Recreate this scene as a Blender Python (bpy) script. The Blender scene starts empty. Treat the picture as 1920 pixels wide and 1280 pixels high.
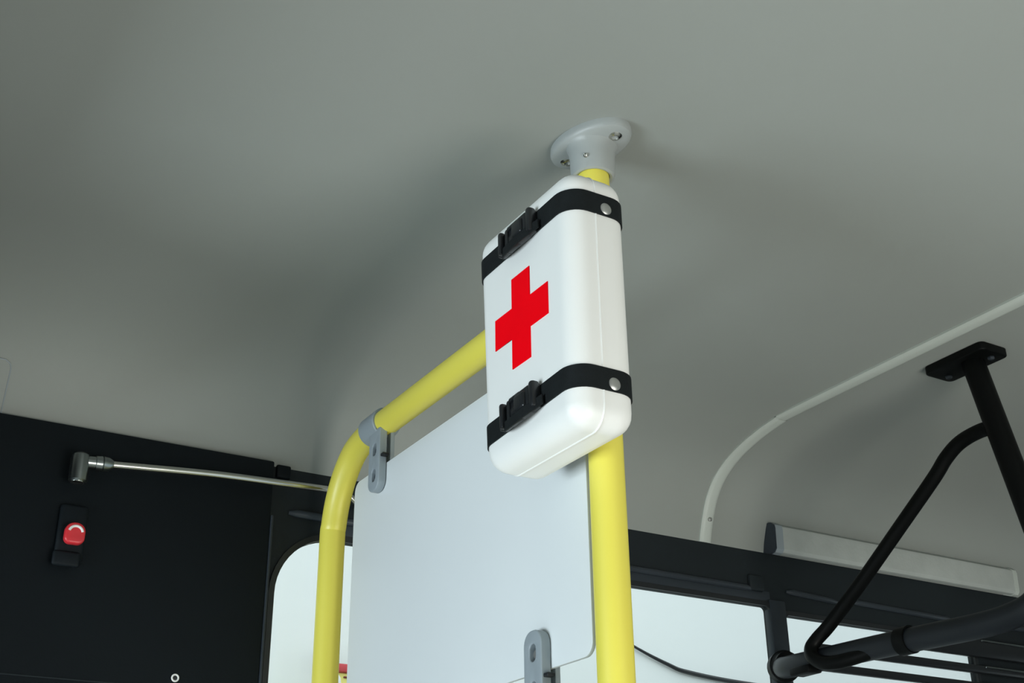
import bpy, bmesh, math, random
from mathutils import Vector, Matrix
random.seed(4)
S = bpy.context.scene
COL = S.collection
EYE = 1.40                      # eye height above the bus floor; builder z values are measured from the eye level

# ------------------------------------------------------------------ camera
yaw, pit, roll = math.radians(31.19), math.radians(25.60), math.radians(-0.749)
fw = Vector((math.sin(yaw)*math.cos(pit), math.cos(yaw)*math.cos(pit), math.sin(pit)))
rt = Vector((math.cos(yaw), -math.sin(yaw), 0)); up = rt.cross(fw)
r2 = rt*math.cos(roll) + up*math.sin(roll); u2 = up*math.cos(roll) - rt*math.sin(roll)
cd = bpy.data.cameras.new('camera'); cam = bpy.data.objects.new('camera', cd); COL.objects.link(cam)
cd.sensor_width = 36.0; cd.lens = 2380/1920*36; cd.clip_start = 0.02
cam.matrix_world = Matrix(((r2.x, u2.x, -fw.x, 0), (r2.y, u2.y, -fw.y, 0), (r2.z, u2.z, -fw.z, EYE), (0, 0, 0, 1)))
S.camera = cam

# ------------------------------------------------------------------ sky and exposure
W = bpy.data.worlds.new('overcast_sky'); S.world = W; W.use_nodes = True
bg = W.node_tree.nodes['Background']
bg.inputs[0].default_value = (0.90, 0.97, 1.0, 1); bg.inputs[1].default_value = 1.55
vs = S.view_settings; vs.view_transform = 'Standard'; vs.look = 'None'; vs.gamma = 1.0; vs.exposure = 0.0
try: vs.use_curve_mapping = False
except Exception: pass

def area(name, loc, direction, sx, sy, power, col, portal=False):
    l = bpy.data.lights.new(name, 'AREA'); l.shape = 'RECTANGLE'; l.size = sx; l.size_y = sy; l.energy = power; l.color = col
    o = bpy.data.objects.new(name, l); COL.objects.link(o)
    o.location = (loc[0], loc[1], loc[2]+EYE); o.rotation_euler = Vector(direction).to_track_quat('-Z', 'Y').to_euler()
    if portal: l.cycles.is_portal = True
    return o
# daylight through the big windows on the camera's side and through the windscreen
area('daylight_side_window', (0.95, -0.70, -0.55), (0.38, 0.70, 0.60), 1.1, 0.8, 28, (1.0, 0.945, 0.86))
area('daylight_windscreen', (-2.24, 0.85, -0.50), (1, 0, 0.15), 1.3, 1.0, 68, (0.82, 0.94, 1.0))

# ------------------------------------------------------------------ materials
MATS = {}
def mat(name, col, rough=0.5, metal=0.0, noise=0.0, scale=8.0, bump=0.0, bscale=200.0, spec=0.5, coat=0.0, emit=None):
    if name in MATS: return MATS[name]
    m = bpy.data.materials.new(name); m.use_nodes = True; nt = m.node_tree
    b = nt.nodes['Principled BSDF']
    b.inputs['Base Color'].default_value = (*col, 1); b.inputs['Roughness'].default_value = rough
    b.inputs['Metallic'].default_value = metal; b.inputs['Specular IOR Level'].default_value = spec
    b.inputs['Coat Weight'].default_value = coat
    tc = nt.nodes.new('ShaderNodeTexCoord')
    if noise:
        n = nt.nodes.new('ShaderNodeTexNoise'); n.inputs['Scale'].default_value = scale; n.inputs['Detail'].default_value = 5
        r = nt.nodes.new('ShaderNodeValToRGB'); r.color_ramp.elements[0].position = 0.3; r.color_ramp.elements[1].position = 0.7
        r.color_ramp.elements[0].color = (*[c*(1-noise) for c in col], 1); r.color_ramp.elements[1].color = (*[min(1, c*(1+noise)) for c in col], 1)
        nt.links.new(tc.outputs['Object'], n.inputs['Vector']); nt.links.new(n.outputs['Fac'], r.inputs['Fac']); nt.links.new(r.outputs['Color'], b.inputs['Base Color'])
    if bump:
        n2 = nt.nodes.new('ShaderNodeTexNoise'); n2.inputs['Scale'].default_value = bscale; n2.inputs['Detail'].default_value = 3
        bp = nt.nodes.new('ShaderNodeBump'); bp.inputs['Strength'].default_value = bump; bp.inputs['Distance'].default_value = 0.002
        nt.links.new(tc.outputs['Object'], n2.inputs['Vector']); nt.links.new(n2.outputs['Fac'], bp.inputs['Height']); nt.links.new(bp.outputs['Normal'], b.inputs['Normal'])
    MATS[name] = m; return m
def glass_mat():
    m = bpy.data.materials.new('window_glass'); m.use_nodes = True; nt = m.node_tree; nt.nodes.clear()
    o = nt.nodes.new('ShaderNodeOutputMaterial'); mx = nt.nodes.new('ShaderNodeMixShader'); t = nt.nodes.new('ShaderNodeBsdfTransparent')
    g = nt.nodes.new('ShaderNodeBsdfGlossy'); g.inputs['Roughness'].default_value = 0.02; f = nt.nodes.new('ShaderNodeFresnel'); f.inputs['IOR'].default_value = 1.25
    t.inputs['Color'].default_value = (0.93, 0.97, 0.97, 1)
    nt.links.new(f.outputs[0], mx.inputs[0]); nt.links.new(t.outputs[0], mx.inputs[1]); nt.links.new(g.outputs[0], mx.inputs[2]); nt.links.new(mx.outputs[0], o.inputs[0])
    return m
GLASS = glass_mat()
CEIL = mat('ceiling_laminate', (0.300, 0.320, 0.300), 0.6, noise=0.04, scale=1.3, bump=0.05, bscale=60)
TRIMM = mat('ceiling_trim_plastic', (0.52, 0.56, 0.52), 0.5, noise=0.03, scale=9)
DARK = mat('dark_wall_plastic', (0.0055, 0.0085, 0.011), 0.6, spec=0.15, noise=0.15, scale=3, bump=0.12, bscale=500)
DARKH = mat('dark_header_plastic', (0.013, 0.018, 0.021), 0.55, spec=0.25, noise=0.15, scale=3, bump=0.12, bscale=500)
DARK2 = mat('dark_trim_plastic', (0.028, 0.036, 0.045), 0.45, spec=0.35, noise=0.1, scale=6)
RUBBER = mat('black_rubber_seal', (0.012, 0.014, 0.016), 0.45, noise=0.1, scale=20)
FLOORM = mat('floor_vinyl', (0.66, 0.66, 0.64), 0.6, noise=0.12, scale=30)
YEL = mat('yellow_powder_coat', (0.79, 0.705, 0.105), 0.38, noise=0.03, scale=6, bump=0.03, bscale=300)
BOXW = mat('white_polyethylene', (0.86, 0.87, 0.85), 0.42, noise=0.012, scale=12, bump=0.03, bscale=120)
REDC = mat('red_vinyl', (0.96, 0.0, 0.006), 0.5, spec=0.04, noise=0.03, scale=20)
WEB = mat('black_webbing', (0.0065, 0.009, 0.010), 0.7, spec=0.2, noise=0.2, scale=60, bump=0.25, bscale=900)
BUCK = mat('black_buckle_plastic', (0.012, 0.014, 0.016), 0.32, noise=0.1, scale=30)
STEEL = mat('rivet_steel', (0.52, 0.52, 0.50), 0.42, metal=0.9, noise=0.06, scale=200)
CHROME = mat('chromed_steel', (0.62, 0.62, 0.58), 0.22, metal=1.0, noise=0.04, scale=40)
CHROMED = mat('dull_chrome', (0.30, 0.33, 0.33), 0.28, metal=1.0, noise=0.05, scale=40)
GREY = mat('grey_cast_plastic', (0.34, 0.365, 0.36), 0.42, noise=0.03, scale=14, bump=0.04, bscale=250)
GREYB = mat('grey_bracket_plastic', (0.30, 0.345, 0.375), 0.45, noise=0.04, scale=20)
PANEL = mat('white_polycarbonate', (0.755, 0.795, 0.81), 0.4, noise=0.012, scale=4)
BLK = mat('black_painted_steel', (0.0025, 0.003, 0.003), 0.45, spec=0.12, noise=0.15, scale=10, bump=0.04, bscale=300)
RAILM = mat('dark_painted_rail', (0.011, 0.014, 0.018), 0.45, spec=0.3, noise=0.12, scale=10)
CASS = mat('grey_cassette_fabric', (0.44, 0.47, 0.45), 0.75, noise=0.05, scale=25, bump=0.3, bscale=150)
CAP = mat('dark_blue_cap', (0.02, 0.028, 0.04), 0.5, noise=0.08, scale=12)
SLAT = mat('dark_slat_metal', (0.02, 0.023, 0.026), 0.3, metal=0.3, noise=0.1, scale=9)
REDP = mat('red_button_plastic', (0.62, 0.03, 0.04), 0.35, noise=0.05, scale=40)
WHITEP = mat('white_paint', (0.82, 0.82, 0.80), 0.5, noise=0.02, scale=20)
HALL = mat('white_hall_wall', (0.86, 0.88, 0.87), 0.8, noise=0.01, scale=1.5)
GROUND = mat('pale_concrete', (0.55, 0.56, 0.55), 0.85, noise=0.08, scale=3)
YSIGN = mat('yellow_sign_paint', (0.80, 0.72, 0.20), 0.5, noise=0.03, scale=9)
RSIGN = mat('red_sign_paint', (0.60, 0.05, 0.06), 0.5, noise=0.05, scale=9)

# ------------------------------------------------------------------ object helpers
def props(o, label=None, cat=None, group=None, kind=None):
    if label: o['label'] = label
    if cat: o['category'] = cat
    if group: o['group'] = group
    if kind: o['kind'] = kind
    return o
def thing(name, label, cat, base, group=None):
    o = bpy.data.objects.new(name, None); o.empty_display_size = 0.05; COL.objects.link(o)
    o.location = (base[0], base[1], base[2]+EYE)
    return props(o, label, cat, group)
def wpos(o):
    v = Vector((0, 0, 0))
    while o is not None: v += o.location; o = o.parent
    return v
def obj(name, bm, material, parent=None, base=None, smooth=True, angle=35):
    """bm is in eye-level coordinates; becomes one mesh object with its origin at the parent's place or at base"""
    bmesh.ops.recalc_face_normals(bm, faces=bm.faces[:])
    me = bpy.data.meshes.new(name); 
    if base is None:
        if parent is not None: o0 = wpos(parent)
        else:
            n = len(bm.verts); cx = sum(v.co.x for v in bm.verts)/n; cy = sum(v.co.y for v in bm.verts)/n; cz = min(v.co.z for v in bm.verts)
            o0 = Vector((cx, cy, cz+EYE))
    else: o0 = Vector((base[0], base[1], base[2]+EYE))
    bmesh.ops.translate(bm, verts=bm.verts[:], vec=Vector((0, 0, EYE))-o0)
    bm.to_mesh(me); bm.free()
    me.materials.append(material)
    o = bpy.data.objects.new(name, me); COL.objects.link(o)
    if parent is not None: o.parent = parent; o.location = o0-wpos(parent)
    else: o.location = o0
    if smooth:
        me.polygons.foreach_set('use_smooth', [True]*len(me.polygons))
        try: me.set_sharp_from_angle(angle=math.radians(angle))
        except Exception: pass
    return o
def box(bm, x0, x1, y0, y1, z0, z1, bev=0.0, seg=3, M=None):
    r = bmesh.ops.create_cube(bm, size=1.0); vs_ = r['verts']
    for v in vs_: v.co = Vector(((x0+x1)/2+v.co.x*(x1-x0), (y0+y1)/2+v.co.y*(y1-y0), (z0+z1)/2+v.co.z*(z1-z0)))
    if bev:
        es = list({e for v in vs_ for e in v.link_edges})
        n0 = set(bm.verts)
        res = bmesh.ops.bevel(bm, geom=es, offset=bev, segments=seg, affect='EDGES', profile=0.5)
        vs_ = list({v for f in res['faces'] for v in f.verts} | {v for v in vs_ if v.is_valid})
    if M is not None: bmesh.ops.transform(bm, matrix=M, verts=[v for v in vs_ if v.is_valid])
    return vs_
def frame_axes(t):
    t = t.normalized(); a = Vector((0, 0, 1)) if abs(t.z) < 0.9 else Vector((1, 0, 0))
    u = t.cross(a).normalized(); return u, t.cross(u).normalized()
def tube(bm, pts, r, n=20, caps=True):
    """swept round tube with parallel-transported frame; r number or list"""
    pts = [Vector(p) for p in pts]; rings = []; u = None
    for i, p in enumerate(pts):
        a = pts[max(i-1, 0)]; b = pts[min(i+1, len(pts)-1)]; t = (b-a).normalized()
        if u is None: u, w = frame_axes(t)
        else: u = (u-t*u.dot(t)).normalized(); w = t.cross(u)
        rr = r[i] if isinstance(r, (list, tuple)) else r
        rings.append([bm.verts.new(p+(u*math.cos(2*math.pi*k/n)+w*math.sin(2*math.pi*k/n))*rr) for k in range(n)])
    for a, b in zip(rings, rings[1:]):
        for k in range(n): bm.faces.new((a[k], a[(k+1) % n], b[(k+1) % n], b[k]))
    if caps: bm.faces.new(rings[0][::-1]); bm.faces.new(rings[-1])
def lathe(bm, c, axis, prof, n=32):
    """prof = [(distance along axis, radius)] closed with caps where radius is 0"""
    ax = Vector(axis).normalized(); u, w = frame_axes(ax); c = Vector(c); rings = []
    for d, r in prof:
        if r < 1e-6: rings.append([bm.verts.new(c+ax*d)])
        else: rings.append([bm.verts.new(c+ax*d+(u*math.cos(2*math.pi*k/n)+w*math.sin(2*math.pi*k/n))*r) for k in range(n)])
    for a, b in zip(rings, rings[1:]):
        for k in range(n):
            k2 = (k+1) % n
            if len(a) == 1 and len(b) == 1: continue
            if len(a) == 1: bm.faces.new((a[0], b[k], b[k2]))
            elif len(b) == 1: bm.faces.new((a[k], a[k2], b[0]))
            else: bm.faces.new((a[k], a[k2], b[k2], b[k]))
def arc(cx, cy, r, a0, a1, n):
    return [(cx+r*math.cos(math.radians(a0+(a1-a0)*i/n)), cy+r*math.sin(math.radians(a0+(a1-a0)*i/n))) for i in range(n+1)]
def rrect(x0, x1, y0, y1, r, n=6):
    """rounded rectangle, counter-clockwise; r = radius or (bl, br, tr, tl)"""
    if not isinstance(r, (tuple, list)): r = (r,)*4
    bl, br, tr, tl = r
    return arc(x0+bl, y0+bl, bl, 180, 270, n)+arc(x1-br, y0+br, br, 270, 360, n)+arc(x1-tr, y1-tr, tr, 0, 90, n)+arc(x0+tl, y1-tl, tl, 90, 180, n)
def plate(outline, holes, t, bev=0.0, bevres=2):
    """filled 2D outline with holes, thickness t centred on z=0; returns a bmesh"""
    cu = bpy.data.curves.new('tmp', 'CURVE'); cu.dimensions = '2D'; cu.fill_mode = 'BOTH'; cu.extrude = t/2-bev; cu.bevel_depth = bev; cu.bevel_resolution = bevres
    if bev: cu.offset = -bev
    for loop in [outline]+list(holes):
        sp = cu.splines.new('POLY'); sp.points.add(len(loop)-1); sp.use_cyclic_u = True
        for p, (x, y) in zip(sp.points, loop): p.co = (x, y, 0, 1)
    o = bpy.data.objects.new('tmp', cu); COL.objects.link(o)
    dg = bpy.context.evaluated_depsgraph_get(); me = bpy.data.meshes.new_from_object(o.evaluated_get(dg))
    bm = bmesh.new(); bm.from_mesh(me); bmesh.ops.remove_doubles(bm, verts=bm.verts[:], dist=1e-6)
    bpy.data.objects.remove(o); bpy.data.curves.remove(cu); bpy.data.meshes.remove(me)
    return bm
def xform(bm, M): bmesh.ops.transform(bm, matrix=M, verts=bm.verts[:]); return bm
XZ = lambda y: Matrix(((1, 0, 0, 0), (0, 0, -1, y), (0, 1, 0, 0), (0, 0, 0, 1)))      # plate (a,b) -> world (x=a, z=b) at y
YZ = lambda x: Matrix(((0, 0, 1, x), (1, 0, 0, 0), (0, 1, 0, 0), (0, 0, 0, 1)))       # plate (a,b) -> world (y=a, z=b) at x
def smoothpath(pts, n=8):
    """Catmull-Rom through pts"""
    P = [Vector(p) for p in pts]; P = [2*P[0]-P[1]]+P+[2*P[-1]-P[-2]]; out = []
    for i in range(1, len(P)-2):
        for k in range(n):
            t = k/n; a, b, c, d = P[i-1:i+3]
            out.append(0.5*((2*b)+(c-a)*t+(2*a-5*b+4*c-d)*t*t+(3*b-a-3*c+d)*t**3))
    out.append(P[-2]); return out

# ------------------------------------------------------------------ the bus shell
ZC = 0.795; YW = 1.668; YN = -0.78; X0, X1 = -2.3, 4.4
cove = [(1.40, .795), (1.45, .7925), (1.50, .785), (1.545, .774), (1.585, .758), (1.618, .736), (1.641, .708), (1.655, .678), (1.663, .655), (YW, .637)]
prof = [(YN, .637)]+[(YN+(YW-y), z) for y, z in cove[::-1][1:]]+cove
bm = bmesh.new()
def strip(bm, prof, xs):
    rows = [[bm.verts.new((x, y, z)) for y, z in prof] for x in xs]
    for a, b in zip(rows, rows[1:]):
        for i in range(len(prof)-1): bm.faces.new((a[i], a[i+1], b[i+1], b[i]))
outer = [(y+(0.05 if y > 1.5 else -0.05 if y < YN+.17 else 0), z+0.05) for y, z in prof]
strip(bm, prof, [X0, X1]); strip(bm, outer[::-1], [X0, X1])
props(obj('ceiling', bm, CEIL, base=(1, .4, ZC)), kind='structure')

bm = bmesh.new(); box(bm, X0, X1, YN-.05, YW+.05, -EYE-.06, -EYE)
props(obj('floor', bm, FLOORM), kind='structure')

# far wall with its two windows
W1 = rrect(.615, 1.530, -.42, .540, (.05, .05, .008, .088), 12)
W2 = rrect(1.566, 2.045, -.42, .5285, (.05, .05, .012, .008), 6)
W5 = rrect(2.75, 4.1, -.42, .53, .05, 6)
bm = xform(plate([(X0, -EYE), (X1, -EYE), (X1, .640), (X0, .640)], [W1[::-1], W2[::-1], W5[::-1]], .014), XZ(YW+.007))
wall_far = props(obj('wall_far', bm, DARKH, smooth=False, base=(1, YW, -EYE)), kind='structure')
# near wall, front and back, all with large windows
W3 = rrect(-1.8, -.5, -.75, .40, .06); W4 = rrect(.35, 2.1, -1.05, .30, .06)
bm = xform(plate([(X0, -EYE), (X1, -EYE), (X1, .640), (X0, .640)], [W3[::-1], W4[::-1]], .05), XZ(YN-.025))
props(obj('wall_near', bm, DARK, smooth=False, base=(1, YN, -EYE)), kind='structure')
WF = rrect(YN+.10, YW-.10, -1.1, .30, .09)
endo = [(YN, -EYE), (YW, -EYE), (YW, .64)]+cove[::-1][1:]+[(YN+(YW-y), z) for y, z in cove]
bm = xform(plate(endo, [WF[::-1]], .05), YZ(X0-.025)); props(obj('wall_front', bm, DARK, smooth=False, base=(X0, .4, -EYE)), kind='structure')
WB = rrect(YN+.25, YW-.25, -.2, .50, .09)
bm = xform(plate(endo, [WB[::-1]], .05), YZ(X1+.025)); props(obj('wall_back', bm, DARK, smooth=False, base=(X1, .4, -EYE)), kind='structure')

# unseen baffles added to keep windscreen light off the left ceiling and cove
bm = bmesh.new(); box(bm, -.19, -.14, YN, YW, .55, ZC, .006, 2); props(obj('light_baffle', bm, DARK), kind='structure')
bm = bmesh.new(); box(bm, -.12, -.07, 1.20, YW, .40, ZC, .006, 2); props(obj('light_baffle_side', bm, DARK), kind='structure')  # second added baffle, lower, shades the left cove
def inset(loop, d):
    out = []; n = len(loop)
    for i in range(n):
        p = Vector(loop[i]); a = Vector(loop[i-1]); b = Vector(loop[(i+1) % n])
        e1 = (p-a); e2 = (b-p)
        if e1.length < 1e-7: e1 = e2
        if e2.length < 1e-7: e2 = e1
        nrm = Vector((-(e1.normalized()+e2.normalized()).y, (e1.normalized()+e2.normalized()).x)).normalized()
        out.append(tuple(p+nrm*d))
    return out
def dedupe(loop): 
    out = []
    for p in loop:
        if not out or (Vector(p)-Vector(out[-1])).length > 1e-6: out.append(p)
    return out
def window(n, loop, M, Mp, gask=.006):
    loop = dedupe(loop)
    bm = xform(plate(inset(loop, -.008), [inset(loop, .0004)[::-1]], .005), M)
    o = props(obj('window_%d' % n, bm, RUBBER), kind='structure')
    bm = xform(plate(inset(loop, -.002), [], .005), Mp); obj('pane', bm, GLASS, o, smooth=False)
    return o
window(1, W1, XZ(YW-.0012), XZ(YW+.009)); window(2, W2, XZ(YW-.0012), XZ(YW+.009))
window(3, W3, XZ(YN+.004), XZ(YN-.030)); window(4, W4, XZ(YN+.004), XZ(YN-.030)); window(5, W5, XZ(YW-.0012), XZ(YW+.009))
window(6, WF, YZ(X0+.004), YZ(X0-.030)); window(7, WB, YZ(X1-.004), YZ(X1+.030))

# dark raised panel left of the window, its seam highlight put in as a paler strip, header bead and window pillar
bm = bmesh.new(); box(bm, -1.2, .600, YW-.012, YW+.01, -EYE, .641, .003, 2)
door = props(obj('door_1', bm, DARK), kind='structure')
bm = bmesh.new(); box(bm, .5995, .6035, YW-.013, YW-.002, -EYE, .56, .0012, 2); obj('highlight_strip', bm, DARK2, door)
bm = bmesh.new(); box(bm, -1.2, .42, YW-.0130, YW-.010, .3085, .3105, .0008, 1); obj('seam_strip', bm, DARKH, door)
bm = bmesh.new(); box(bm, .606, .628, YW-.006, YW+.01, .620, .640, .003, 2); props(obj('trim_4', bm, DARK), kind='structure')
bm = bmesh.new()
for a, b in ((.63, 1.50), (1.575, 1.70), (1.735, 2.00), (2.05, 2.9)): tube(bm, [(a, YW, .5715), (a+.012, YW-.003, .571), (b-.02, YW-.003, .567), (b, YW, .566)], [.003, .0055, .0055, .003], 10)
obj('header_bead', bm, DARK2, wall_far)
bm = bmesh.new(); box(bm, .70, 1.535, YW-.002, YW+.004, .547, .566, .0015, 2); obj('header_band', bm, DARK2, wall_far)
bm = bmesh.new(); box(bm, 1.487, 1.520, YW-.007, YW+.005, .563, .592, .004, 2); obj('header_clip', bm, DARKH, wall_far)
bm = bmesh.new(); box(bm, 1.5295, 1.5665, YW-.006, YW+.012, -.50, .552, .003, 2); props(obj('trim_2', bm, DARK2), kind='structure')

# pale trim strip across the ceiling, following the cove down to the wall
def trim(n, xc, w, t):
    bm = bmesh.new(); path = [(YN+.3, .795), (0.4, .795), (1.0, .795)]+cove
    P = smoothpath([(0, y, z) for y, z in path], 6); rows = []
    for i, p in enumerate(P):
        a = P[max(0, i-1)]; b = P[min(len(P)-1, i+1)]; tg = (b-a).normalized(); nn = Vector((0, tg.z, -tg.y)).normalized()
        if nn.z > 0.2: nn = -nn
        if i == 0: nn = Vector((0, 0, -1))
        ring = [(-w, -.002), (-w, t*.45), (-w*.75, t*.85), (-w*.4, t), (w*.4, t), (w*.75, t*.85), (w, t*.45), (w, -.002)]
        rows.append([bm.verts.new(Vector((xc+dx, p.y, p.z))+nn*d) for dx, d in ring])
    for a, b in zip(rows, rows[1:]):
        for k in range(8): bm.faces.new((a[k], a[(k+1) % 8], b[(k+1) % 8], b[k]))
    bm.faces.new(rows[0]); bm.faces.new(rows[-1][::-1])
    o = props(obj('trim_%d' % n, bm, TRIMM), kind='structure')
    bm = bmesh.new(); lathe(bm, (xc, 1.6525, .674), (0, -1, -.25), [(-.002, .0035), (t+.0005, .0035), (t+.0018, .002), (t+.002, 0)], 12); obj('screw', bm, STEEL, o)
trim(1, 1.396, .0125, .007)

# ------------------------------------------------------------------ outside the bus
bm = bmesh.new(); box(bm, -14, 16, -14, 3.4, -EYE-.45, -EYE-.35); props(obj('floor_outside', bm, GROUND), kind='structure')
bm = bmesh.new(); box(bm, -14, 16, 3.20, 3.40, -EYE-.35, 3.2); props(obj('wall_outside', bm, HALL), kind='structure')
k = 3.19/2.4
cab = [(1.10*k, 3.19, .905*k), (1.50*k, 3.19, .747*k), (1.66*k, 3.19, .681*k), (1.783*k, 3.19, .630*k), (1.87*k, 3.19, .601*k), (1.928*k, 3.19, .588*k), (2.09*k, 3.19, .577*k), (2.4*k, 3.19, .572*k), (3.2*k, 3.19, .56*k)]
pp = smoothpath(cab, 6)
bm = bmesh.new(); tube(bm, pp, [.0035+.0035*min(1, max(0, (p.x-1.75*k)/(.18*k))) for p in pp], 10)
props(obj('outdoor_cable', bm, RUBBER), 'thin black cable sagging across the white wall outside the window', 'cable')
sg = thing('roadside_sign', 'yellow sign box with a red top outside, between left yellow pole and partition', 'sign', (1.45, 2.98, -EYE-.35))
k = 2.95/2.4
bm = bmesh.new(); box(bm, 1.034*k, 1.18*k, 2.95, 3.01, .2*k, .508*k, .004, 2); obj('board', bm, YSIGN, sg)
bm = bmesh.new(); box(bm, 1.028*k, 1.185*k, 2.94, 3.02, .508*k, .525*k, .006, 2); obj('top_cap', bm, RSIGN, sg)
bm = bmesh.new(); box(bm, 1.0455*k, 1.058*k, 2.946, 2.951, .4975*k, .5005*k, .001, 1); obj('mark', bm, mat('dark_red_paint', (.15, .01, .01), .5, noise=.05), sg)
bm = bmesh.new(); tube(bm, [(1.10*k, 2.98, -EYE-.35), (1.10*k, 2.98, .25*k)], .025, 16); obj('post', bm, DARK2, sg)
bo = thing('bollard', 'white round-topped bollard beside the red and yellow sign outside', 'bollard', (1.27, 2.88, -EYE-.35))
k = 2.88/2.4
bm = bmesh.new(); lathe(bm, (1.0235*k, 2.88, -EYE-.35), (0, 0, 1), [(0, 0), (0, .021), (2.325, .021), (2.345, .018), (2.358, .010), (2.362, 0)], 24); obj('shaft', bm, WHITEP, bo)
bm = bmesh.new(); lathe(bm, (1.0235*k, 2.88, -EYE-.35), (0, 0, 1), [(0, 0), (0, .06), (.02, .06), (.03, .022), (.03, 0)], 24); obj('foot', bm, WHITEP, bo)

# ------------------------------------------------------------------ yellow pole with ceiling flange
PX, PY, PR = .6735, .940, .0172
gp = thing('grab_pole', 'thick upright yellow grab pole bolted to the ceiling behind the first aid box', 'pole', (PX, PY, -EYE))
bm = bmesh.new(); tube(bm, [(PX, PY, -EYE+.01), (PX, PY, .2), (PX, PY, .785)], PR, 40); obj('tube', bm, YEL, gp)
bm = bmesh.new(); lathe(bm, (PX, PY, -EYE), (0, 0, 1), [(0, 0), (0, .055), (.006, .055), (.012, .03), (.04, .024), (.04, 0)], 36); obj('floor_flange', bm, GREY, gp)
# oval flange plate + collar
bm = bmesh.new()
ang = math.radians(104)     # long axis, slightly turned from the wall normal
def oval(a, b, z, n=48): return [Vector((PX+a*math.cos(t)*math.cos(ang)-b*math.sin(t)*math.sin(ang), PY+.002+a*math.cos(t)*math.sin(ang)+b*math.sin(t)*math.cos(ang), z)) for t in [2*math.pi*i/n for i in range(n)]]
def circ(r, z, n=48): return [Vector((PX+r*math.cos(2*math.pi*i/n+ang), PY+r*math.sin(2*math.pi*i/n+ang), z)) for i in range(n)]
rings = [oval(.0515, .0320, ZC), oval(.052, .0325, ZC-.006), oval(.0505, .0315, ZC-.0095), oval(.0465, .0295, ZC-.0112), circ(.0275, ZC-.013), circ(.0255, ZC-.018), circ(.0245, ZC-.026), circ(.0238, ZC-.046), circ(.0228, ZC-.0495), circ(.0205, ZC-.0505), circ(.0180, ZC-.0495), circ(.0178, ZC-.040)]
vr = [[bm.verts.new(p) for p in r] for r in rings]
for a, b in zip(vr, vr[1:]):
    for i in range(48): bm.faces.new((a[i], a[(i+1) % 48], b[(i+1) % 48], b[i]))
bm.faces.new(vr[0])
fl = obj('ceiling_flange', bm, GREY, gp, angle=40)
def flangescrew(c, ax, r, parent):
    bm = bmesh.new(); lathe(bm, c, ax, [(-.004, r*1.1), (.0010, r*1.1), (.0026, r*.85), (.0032, r*.55), (.0010, r*.5), (.0010, 0)], 20); obj('screw', bm, CHROME, parent)
for s in (-1, 1): flangescrew((PX+s*.0345*math.cos(ang), PY+.002+s*.0345*math.sin(ang), ZC-.0108), (0, 0, -1), .0072, fl)
flangescrew((PX-.0185, PY-.0150, ZC-.036), (-.78, -.62, 0), .0026, fl)

# ------------------------------------------------------------------ handrail hoop (left pole, bend and top rail) and its tee clamp
HZ = .640; LY = 1.606
hr = thing('handrail', 'bent yellow handrail hoop over the white partition, running from left upright to pole', 'handrail', (PX, LY, -EYE))
bend = [(PX, LY, .2), (PX, LY, .50), (PX, LY-.003, .540), (PX, LY-.014, .575), (PX, LY-.034, .605), (PX, LY-.062, .628), (PX, LY-.095, .638), (PX, LY-.13, .640)]
pts = [Vector((PX, LY, -EYE+.01)), Vector((PX, LY, -.5))]+smoothpath(bend, 5)+[Vector((PX, 1.3, HZ)), Vector((PX, PY+.012, HZ))]
bm = bmesh.new(); tube(bm, pts, .0178, 36); obj('tube', bm, YEL, hr)
bm = bmesh.new(); lathe(bm, (PX, PY, HZ), (0, 1, 0), [(.0, 0), (.0, .0215), (.045, .0215), (.048, .0195), (.048, 0)], 32)
lathe(bm, (PX, PY, HZ-.028), (0, 0, 1), [(0, .0175), (0, .0225), (.056, .0225), (.056, .0175)], 32); obj('tee_clamp', bm, GREY, hr)
bm = bmesh.new(); lathe(bm, (PX, LY, -EYE), (0, 0, 1), [(0, 0), (0, .055), (.006, .055), (.012, .03), (.04, .024), (.04, 0)], 36); obj('floor_flange', bm, GREY, hr)
bm = bmesh.new(); tube(bm, [(PX, PY+.012, .177), (PX, LY-.012, .177)], .0172, 30); obj('lower_rail', bm, YEL, hr)

# ------------------------------------------------------------------ white partition panel and its clamps
bm = xform(plate(rrect(.972, 1.530, .2445, .5795, .014, 6), [], .0045, .0008), YZ(PX)); 
props(obj('partition_panel', bm, PANEL), 'flat white plastic partition sheet hung inside the yellow rail frame', 'panel')

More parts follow.
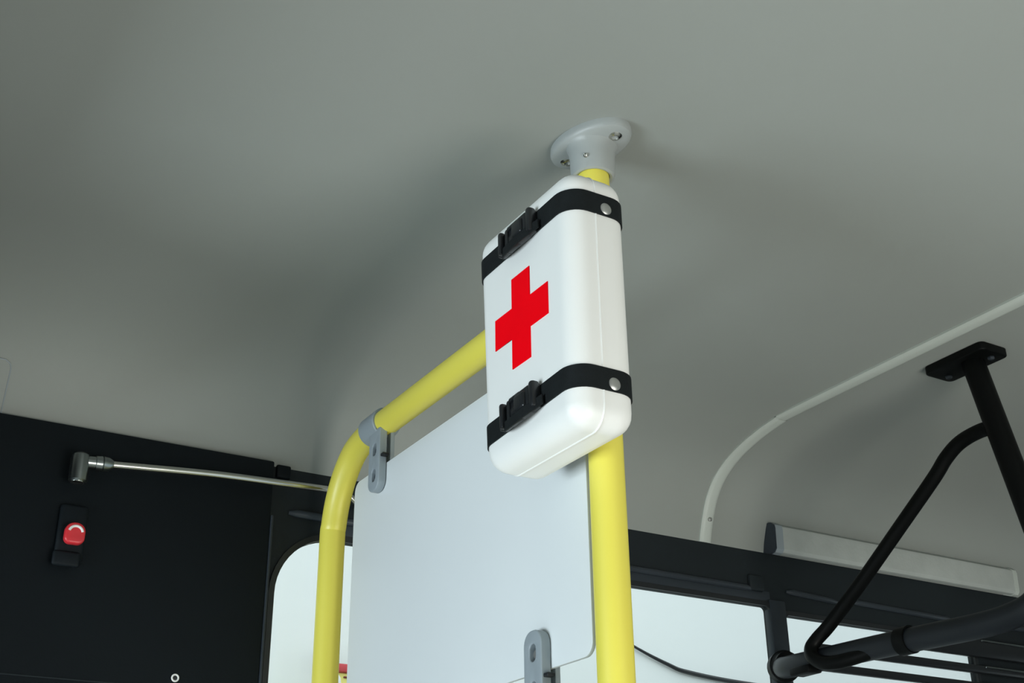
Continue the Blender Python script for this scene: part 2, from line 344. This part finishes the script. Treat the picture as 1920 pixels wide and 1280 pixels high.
def clamp(name, label, y, zrail, updown, off=0.0, length=.106):
    """grey pipe clamp round a rail with a slotted tab that grips the panel; updown=-1 tab hangs, +1 stands"""
    t = thing(name, label, 'bracket', (PX, y, zrail), 'grey panel brackets')
    bm = bmesh.new(); lathe(bm, (PX, y, zrail), (0, 1, 0), [(-.023, .0172), (-.023, .0198), (-.0215, .0212), (.0215, .0212), (.023, .0198), (.023, .0172)], 36); obj('ring', bm, GREYB, t)
    y += off; ya, yb = y-.0165, y+.0165
    s = updown; z0 = zrail+s*.012; z1 = zrail+s*length
    lo, hi = min(z0, z1), max(z0, z1)
    rr = (.0145, .0145, .003, .003) if s < 0 else (.003, .003, .0145, .0145)
    zc1 = z1-s*.022; zc2 = z1-s*.058
    sl = lambda zc: rrect(y-.0055, y+.0055, zc-.0085, zc+.0085, .0054, 6)
    bm = xform(plate(rrect(ya, yb, lo, hi, rr, 8), [sl(zc1)[::-1], sl(zc2)[::-1]], .011, .0015), YZ(PX-.0085)); obj('tab', bm, GREYB, t)
    bm = xform(plate(rrect(ya+.002, yb-.002, lo, hi, .003 if True else rr, 8), [], .006, .001), YZ(PX+.0060)); obj('back_tab', bm, GREYB, t)
    for zc in (zc1, zc2):
        bm = bmesh.new(); lathe(bm, (PX-.0095, y, zc-.001), (-1, 0, 0), [(-.004, .0048), (.000, .0048), (.001, .0036), (.001, 0)], 14); obj('bolt', bm, DARK2 if s < 0 else STEEL, t)
    bm = bmesh.new(); box(bm, PX-.012, PX-.003, y-.024, y-.0155, z1-s*.046-.002, z1-s*.046+.002, .001, 2); obj('clip', bm, RUBBER, t)
    return t
clamp('panel_bracket', 'grey clamp on the bend of the top rail, slotted tab hanging over the panel', 1.463, HZ, -1, -.017, .098)
clamp('panel_bracket', 'grey slotted bracket tab standing up over the bottom edge of the white panel', 1.059, .177, 1)

# ------------------------------------------------------------------ first aid box
BX0, BX1, BY0, BY1, BZ0, BZ1 = .578, .6485, .8485, 1.028, .4150, .682
SEAM = .6090
def taper(v):
    """the far side leans in a little towards the bottom; faces bulge slightly"""
    f = (v.y-BY0)/(BY1-BY0)
    v.y += f*((v.z-.66)/.23*.013)
    return v
def boxhalf(bm, xa, xb):
    box(bm, BX0, BX1, BY0, BY1, BZ0, BZ1, .0215, 7)
    for side, no in ((xa, (-1, 0, 0)), (xb, (1, 0, 0))):
        if side is None: continue
        g = bm.verts[:]+bm.edges[:]+bm.faces[:]
        r = bmesh.ops.bisect_plane(bm, geom=g, plane_co=(side, 0, 0), plane_no=no, clear_outer=True)
        es = [e for e in r['geom_cut'] if isinstance(e, bmesh.types.BMEdge)]
        bmesh.ops.edgeloop_fill(bm, edges=es)
    for v in bm.verts: taper(v.co)
fa = thing('first_aid_box', 'white plastic first aid box with a red cross strapped to the yellow pole', 'first aid box', ((BX0+BX1)/2, .935, BZ0))
bm = bmesh.new(); boxhalf(bm, None, SEAM-.0002); obj('lid', bm, BOXW, fa, angle=50)
bm = bmesh.new(); boxhalf(bm, SEAM+.0002, None); obj('back_shell', bm, BOXW, fa, angle=50)
# raised seam rib round the joint
bm = bmesh.new()
lp = [(y, z) for y, z in rrect(BY0, BY1, BZ0, BZ1, .0215, 8)]
def loopat(x, d):
    L = inset(dedupe(lp), -d); return [taper(Vector((x, y, z))) for y, z in L]
sec = [(SEAM-.0012, -.001), (SEAM-.0010, .0004), (SEAM, .0009), (SEAM+.0010, .0004), (SEAM+.0012, -.001)]
vr = [[bm.verts.new(p) for p in loopat(x, d)] for x, d in sec]
for a, b in zip(vr, vr[1:]):
    n = len(a)
    for i in range(n): bm.faces.new((a[i], a[(i+1) % n], b[(i+1) % n], b[i]))
obj('seam_rib', bm, BOXW, fa)
for zz_ in (.50, .60):
    bm = bmesh.new(); lathe(bm, (PX, PY, zz_-.009), (0, 0, 1), [(0, PR+.0004), (0, PR+.003), (.018, PR+.003), (.018, PR+.0004)], 28); obj('pole_clip', bm, GREY, fa)
bm = bmesh.new(); box(bm, .6480, .6535, .915, .965, .47, .63, .0015, 2); obj('mount_plate', bm, GREY, fa)
cy, cz, ca, cb = .9365, .553, .0490, .0168
cr = [(-cb, -ca), (cb, -ca), (cb, -cb), (ca, -cb), (ca, cb), (cb, cb), (cb, ca), (-cb, ca), (-cb, cb), (-ca, cb), (-ca, -cb), (-cb, -cb)]
bm = xform(plate([(cy+a, cz+b) for a, b in cr], [], .0012), YZ(BX0-.0003)); obj('red_cross', bm, REDC, fa, smooth=False)

def strap(label, zc, tilt, h):
    t = thing('strap', label, 'strap', (BX0, .935, zc-h/2), 'straps round the first aid box')
    # path round the box and the pole behind it
    o = .0016
    loop = arc(BX0+.0215, BY1-.0215, .0215+o, 180, 90, 8)+arc(BX1-.0215, BY1-.0215, .0215+o, 90, 0, 8)+arc(BX1-.0215, BY0+.0215, .0215+o, 0, -90, 8)+arc(BX0+.0215, BY0+.0215, .0215+o, 270, 180, 8)
    loop = dedupe(loop); n = len(loop)
    bm = bmesh.new(); outer = loop; inner = inset(loop, -.0014)
    if (Vector(inner[0])-Vector((.62, .93))).length > (Vector(outer[0])-Vector((.62, .93))).length: inner, outer = outer, inner
    R4 = []
    for i in range(n):
        q = []
        for (x, y), s in ((outer[i], -1), (outer[i], 1), (inner[i], 1), (inner[i], -1)):
            z = zc+s*h/2+tilt*(y-.935); f = (y-BY0)/(BY1-BY0)
            q.append(bm.verts.new((x, y+max(0, min(1.05, f))*((z-.66)/.23*.013), z)))
        R4.append(q)
    for i in range(n):
        a, b = R4[i], R4[(i+1) % n]
        for k in range(4): bm.faces.new((a[k], a[(k+1) % 4], b[(k+1) % 4], b[k]))
    obj('webbing', bm, WEB, t, angle=40)
    zz = lambda y: zc+tilt*(y-.935)
    bm = bmesh.new(); lathe(bm, (.6200, BY0-o, zz(.85)-.0035), (0, -1, 0), [(-.001, .0062), (.0004, .0062), (.0013, .005), (.0017, .0025), (.0018, 0)], 24); obj('rivet', bm, STEEL, t)
    # side-release buckle on the front, nudged towards the far half
    yc = .9290; M = Matrix.Translation((BX0-.002, yc, zz(yc)))@Matrix.Rotation(math.atan(tilt), 4, 'X')
    bk = None
    def bb(name, a, mt, par, seg=2):
        bm = bmesh.new()
        for x0, x1, y0, y1, z0, z1, bv in a: box(bm, x0, x1, y0, y1, z0, z1, bv, seg)
        return obj(name, xform(bm, M), mt, par)
    # receptacle: two side rails, back and front shells leaving the side windows open
    bk = bb('buckle', [(-.0085, .001, -.019, .007, -.0138, .0138, .003), (-.0112, -.004, -.014, .004, -.0075, .0090, .0025)], BUCK, t, 3)
    bb('back_plate', [(-.0050, .001, -.0270, .0350, -.0126, .0126, .002)], BUCK, bk)
    bb('prong', [(-.0075, -.001, -.002, .019, .0095, .0145, .002)], BUCK, bk); bb('prong', [(-.0075, -.001, -.002, .019, -.0145, -.0095, .002)], BUCK, bk)
    bb('plug', [(-.0075, .001, .017, .0235, -.0135, .0135, .0025), (-.006, -.001, .004, .019, -.004, .004, .0015)], BUCK, bk)
    bb('ladder_bar', [(-.0105, -.0035, .0255, .0315, -.0128, .0128, .002)], BUCK, bk); bb('ladder_bar', [(-.0075, .000, .0325, .0365, -.0120, .0120, .0018)], BUCK, bk)
    bb('web_bar', [(-.0100, -.001, -.0280, -.0205, -.0125, .0142, .0025)], BUCK, bk)
    # loose tail of webbing bulging below the buckle
    bm = bmesh.new(); P = smoothpath([(-.001, .036, -.0115), (-.0080, .022, -.0170), (-.0110, .004, -.0190), (-.0095, -.016, -.0170), (-.002, -.034, -.0115)], 5)
    rows = [[bm.verts.new(p+Vector((dx, 0, dz))) for dx, dz in ((0, .009), (-.0014, .009), (-.0014, -.0005), (0, -.0005))] for p in P]
    for a, b in zip(rows, rows[1:]):
        for k in range(4): bm.faces.new((a[k], a[(k+1) % 4], b[(k+1) % 4], b[k]))
    bm.faces.new(rows[0]); bm.faces.new(rows[-1][::-1])
    obj('loose_tail', xform(bm, M), WEB, t)
strap('upper black buckled strap around the first aid box, just below the ceiling', .6425, -.02, .0225)
strap('lower black buckled strap around the first aid box, under the red cross', .4560, -.055, .0220)

# ------------------------------------------------------------------ black tubular frame on the right
FX = 1.482
bf = thing('tubular_frame', 'black steel tube frame with a slanted brace fixed to the ceiling at right', 'frame', (FX, 1.09, .40))
bm = xform(plate(rrect(1.453, 1.512, 1.078, 1.190, .009, 4), [], .013, .002), Matrix.Translation((0, 0, ZC-.0065))); obj('ceiling_plate', bm, BLK, bf)
for yy in (1.094, 1.174):
    bm = bmesh.new(); lathe(bm, (1.490, yy, ZC-.013), (0, 0, -1), [(-.001, .0055), (.002, .0055), (.0035, .0035), (.0035, 0)], 6); obj('bolt', bm, DARK2, bf)
bm = bmesh.new(); tube(bm, [(FX, 1.1205, ZC-.012), (FX, 1.105, .70), (FX, 1.086, .60), (FX, 1.067, .50), (FX, 1.048, .40), (FX, 1.02, .25)], .0172, 28); obj('post', bm, BLK, bf)
br = smoothpath([(FX, 1.095, .672), (FX, 1.130, .676), (FX, 1.168, .671), (FX, 1.198, .656), (FX, 1.226, .6335), (FX, 1.30, .582), (FX, 1.40, .513), (FX-.004, 1.472, .463), (FX-.012, 1.497, .443), (FX-.020, 1.505, .428), (FX-.024, 1.497, .411), (FX-.022, 1.470, .399), (FX-.014, 1.43, .399), (FX-.004, 1.39, .405), (FX, 1.36, .409)], 6)
bm = bmesh.new(); tube(bm, br, .0108, 20); obj('brace', bm, BLK, bf)
rl = smoothpath([(1.532, 1.650, .432), (1.505, 1.615, .422), (1.488, 1.575, .4165), (FX, 1.50, .413), (FX, 1.38, .410), (FX, 1.27, .406), (FX, 1.185, .403), (FX, 1.135, .405), (FX, 1.095, .414), (FX, 1.068, .440)], 6)
bm = bmesh.new(); tube(bm, rl, .0180, 26); obj('rail', bm, RAILM, bf)
bm = bmesh.new(); lathe(bm, (FX, 1.325, .4085), (0, 1, 0), [(-.011, .018), (-.011, .021), (.011, .021), (.011, .018)], 26); obj('collar', bm, BLK, bf)
bm = bmesh.new(); lathe(bm, (1.527, 1.640, .430), Vector((-.4, -.8, 0)), [(-.012, 0), (-.012, .027), (.006, .027), (.012, .022), (.024, .021), (.024, 0)], 26); obj('wall_flange', bm, BLK, bf)
bm = bmesh.new(); box(bm, FX-.03, FX+.0, 1.505, 1.550, .392, .404, .003, 2); obj('hook', bm, BLK, bf)

# ------------------------------------------------------------------ roller blind cassette above the header
bc = thing('blind_cassette', 'long pale grey blind cassette along the cove above the right window', 'blind', (1.85, 1.63, .625))
bm = bmesh.new()
sec = [(1.666, .638), (1.650, .6320), (1.6415, .6335), (1.6365, .6390), (1.6350, .6740), (1.6365, .6800), (1.642, .6845), (1.656, .686)]
rows = [[bm.verts.new((x, y, z)) for y, z in sec] for x in (1.535, 1.80, 2.10, 2.165)]
for a, b in zip(rows, rows[1:]):
    n = len(sec)
    for i in range(n): bm.faces.new((a[i], a[(i+1) % n], b[(i+1) % n], b[i]))
bm.faces.new(rows[0]); bm.faces.new(rows[-1][::-1]); obj('body', bm, CASS, bc)
for xa, xb, mt in ((1.5305, 1.535, CAP), (1.535, 1.552, GREYB), (2.165, 2.177, TRIMM)):
    bm = bmesh.new(); rows = [[bm.verts.new((x, 1.645+(y-1.645)*1.05, .66+(z-.66)*1.06)) for y, z in sec] for x in (xa, xb)]; n = len(sec)
    for i in range(n): bm.faces.new((rows[0][i], rows[0][(i+1) % n], rows[1][(i+1) % n], rows[1][i]))
    bm.faces.new(rows[0]); bm.faces.new(rows[1][::-1]); obj('end_cap', bm, mt, bc)

# ------------------------------------------------------------------ dark slats across the right window
lg = thing('slat_grille', 'dark horizontal slats across the lower right window behind the black frame', 'grille', (2.0, YW-.02, .30))
for xa, za, zb in ((1.845, .4975, .532), (1.60, .4665, .4815), (1.50+.07, .4350, .4485)):
    bm = bmesh.new(); box(bm, xa, 2.75, YW-.020, YW-.006, za, zb, .003, 2); sl = obj('slat', bm, SLAT, lg)
    bm = bmesh.new(); box(bm, 2.05, 2.75, YW-.0225, YW-.018, zb-.005, zb-.001, .0015, 2); obj('highlight_strip', bm, CHROMED, sl)  # highlight along the slat's upper edge, put in as a brighter strip

# ------------------------------------------------------------------ door rod with elbow
dr = thing('door_rod', 'slim chromed rod with an elbow joint across the dark panel above the door', 'rod', (.323, 1.632, .555))
EY = 1.632
bm = bmesh.new(); lathe(bm, (.3245, EY, .5550), (0, 0, 1), [(.0, 0), (.0, .0095), (.002, .0118), (.031, .0122), (.037, .0110), (.040, .007), (.041, 0)], 24)
tube(bm, [(.3245, EY, .5835), (.345, EY, .5848)], .0085, 18); el = obj('elbow', bm, CHROMED, dr)
bm = bmesh.new(); lathe(bm, (.3245, EY, .5552), (0, 0, -1), [(-.001, .0085), (.0012, .0085), (.002, .006), (.002, 0)], 20); obj('end_plug', bm, CHROME, el)
bm = bmesh.new(); tube(bm, [(.3245, EY, .578), (.3245, YW-.008, .578)], .006, 14); obj('stud', bm, CHROMED, el)
bm = bmesh.new(); lathe(bm, (.341, EY, .5846), Vector((1, 0, .055)), [(0, 0), (0, .006), (.003, .0095), (.011, .0102), (.012, .0088), (.013, .0102), (.021, .0090), (.026, .006), (.026, 0)], 20); obj('coupling', bm, CHROMED, dr)
bm = bmesh.new(); tube(bm, smoothpath([(.358, EY, .5855), (.50, 1.635, .5975), (.60, 1.638, .6025), (.68, 1.641, .6062), (.705, 1.641, .604), (.722, 1.641, .594), (.735, 1.641, .580)], 8), .0050, 14); obj('shaft', bm, CHROME, dr)

# ------------------------------------------------------------------ emergency button
eb = thing('emergency_button', 'red emergency knob with a white arc in a black housing on the dark panel', 'button', (.335, 1.64, .45))
ys = YW-.012
bm = bmesh.new(); box(bm, .312, .348, ys-.010, ys+.001, .452, .530, .005, 3); hs = obj('housing', bm, DARK, eb)
bm = bmesh.new(); box(bm, .309, .344, ys-.016, ys-.009, .446, .466, .004, 3); obj('lower_cover', bm, DARK, hs)
bm = xform(plate(rrect(.3185, .3440, .4740, .5020, (.008, .008, .012, .012), 8), [], .012, .003, 3), XZ(ys-.019)); kn = obj('knob', bm, REDP, eb)
bm = bmesh.new(); a_ = arc(.3315, .4880, .0086, 10, 165, 14); tube(bm, [(x, ys-.0252, z) for x, z in a_], .0017, 8); obj('arc_mark', bm, WHITEP, kn)

# ring of a lock on the dark panel
lk = thing('panel_lock', 'small round lock with a pale ring low on the dark panel', 'lock', (.486, ys, .317))
bm = bmesh.new(); P = [(.4855+.0042*math.cos(2*math.pi*i/24), ys-.0015, .3225+.0042*math.sin(2*math.pi*i/24)) for i in range(25)]
tube(bm, P, .0012, 8, caps=False); obj('ring', bm, WHITEP, lk)
bm = bmesh.new(); lathe(bm, (.4855, ys, .3225), (0, -1, 0), [(-.002, .0032), (.001, .0032), (.0014, .002), (.0014, 0)], 16); obj('core', bm, RUBBER, lk)

# ------------------------------------------------------------------ access flap on the cove at far left
def on_cove(y):
    for (a, za), (b, zb) in zip(cove, cove[1:]):
        if a <= y <= b: return za+(zb-za)*(y-a)/(b-a)
    return cove[-1][1]
af = thing('access_flap', 'flush ceiling access flap with rounded corner at the far left edge', 'flap', (.0, 1.63, .64))
bm = bmesh.new()
ysamp = [1.640+.027*i/12 for i in range(13)]
rows = []
for y in ysamp:
    d = max(0, 1.646-y); xr = .2215-(.006-math.sqrt(max(0, .006**2-d*d)))*1.5
    z = on_cove(y); rows.append([bm.verts.new((x, y-.0012, z-.0014)) for x in (-.35, -.1, .12, xr)])
for a, b in zip(rows, rows[1:]):
    for k in range(3): bm.faces.new((a[k], a[k+1], b[k+1], b[k]))
g = bmesh.ops.extrude_face_region(bm, geom=bm.faces[:]); bmesh.ops.translate(bm, verts=[v for v in g['geom'] if isinstance(v, bmesh.types.BMVert)], vec=(0, .0010, .0014))
obj('lid', bm, CEIL, af)
bm = bmesh.new(); P = []
for y in ysamp:
    d = max(0, 1.646-y); xr = .2215-(.006-math.sqrt(max(0, .006**2-d*d)))*1.5
    P.append((xr+.0008, y-.001, on_cove(y)-.0012))
tube(bm, [(-.35, ysamp[0]-.001, on_cove(ysamp[0])-.0012), (.208, ysamp[0]-.001, on_cove(ysamp[0])-.0012)]+P, .0009, 6); obj('seal', bm, GREYB, af)
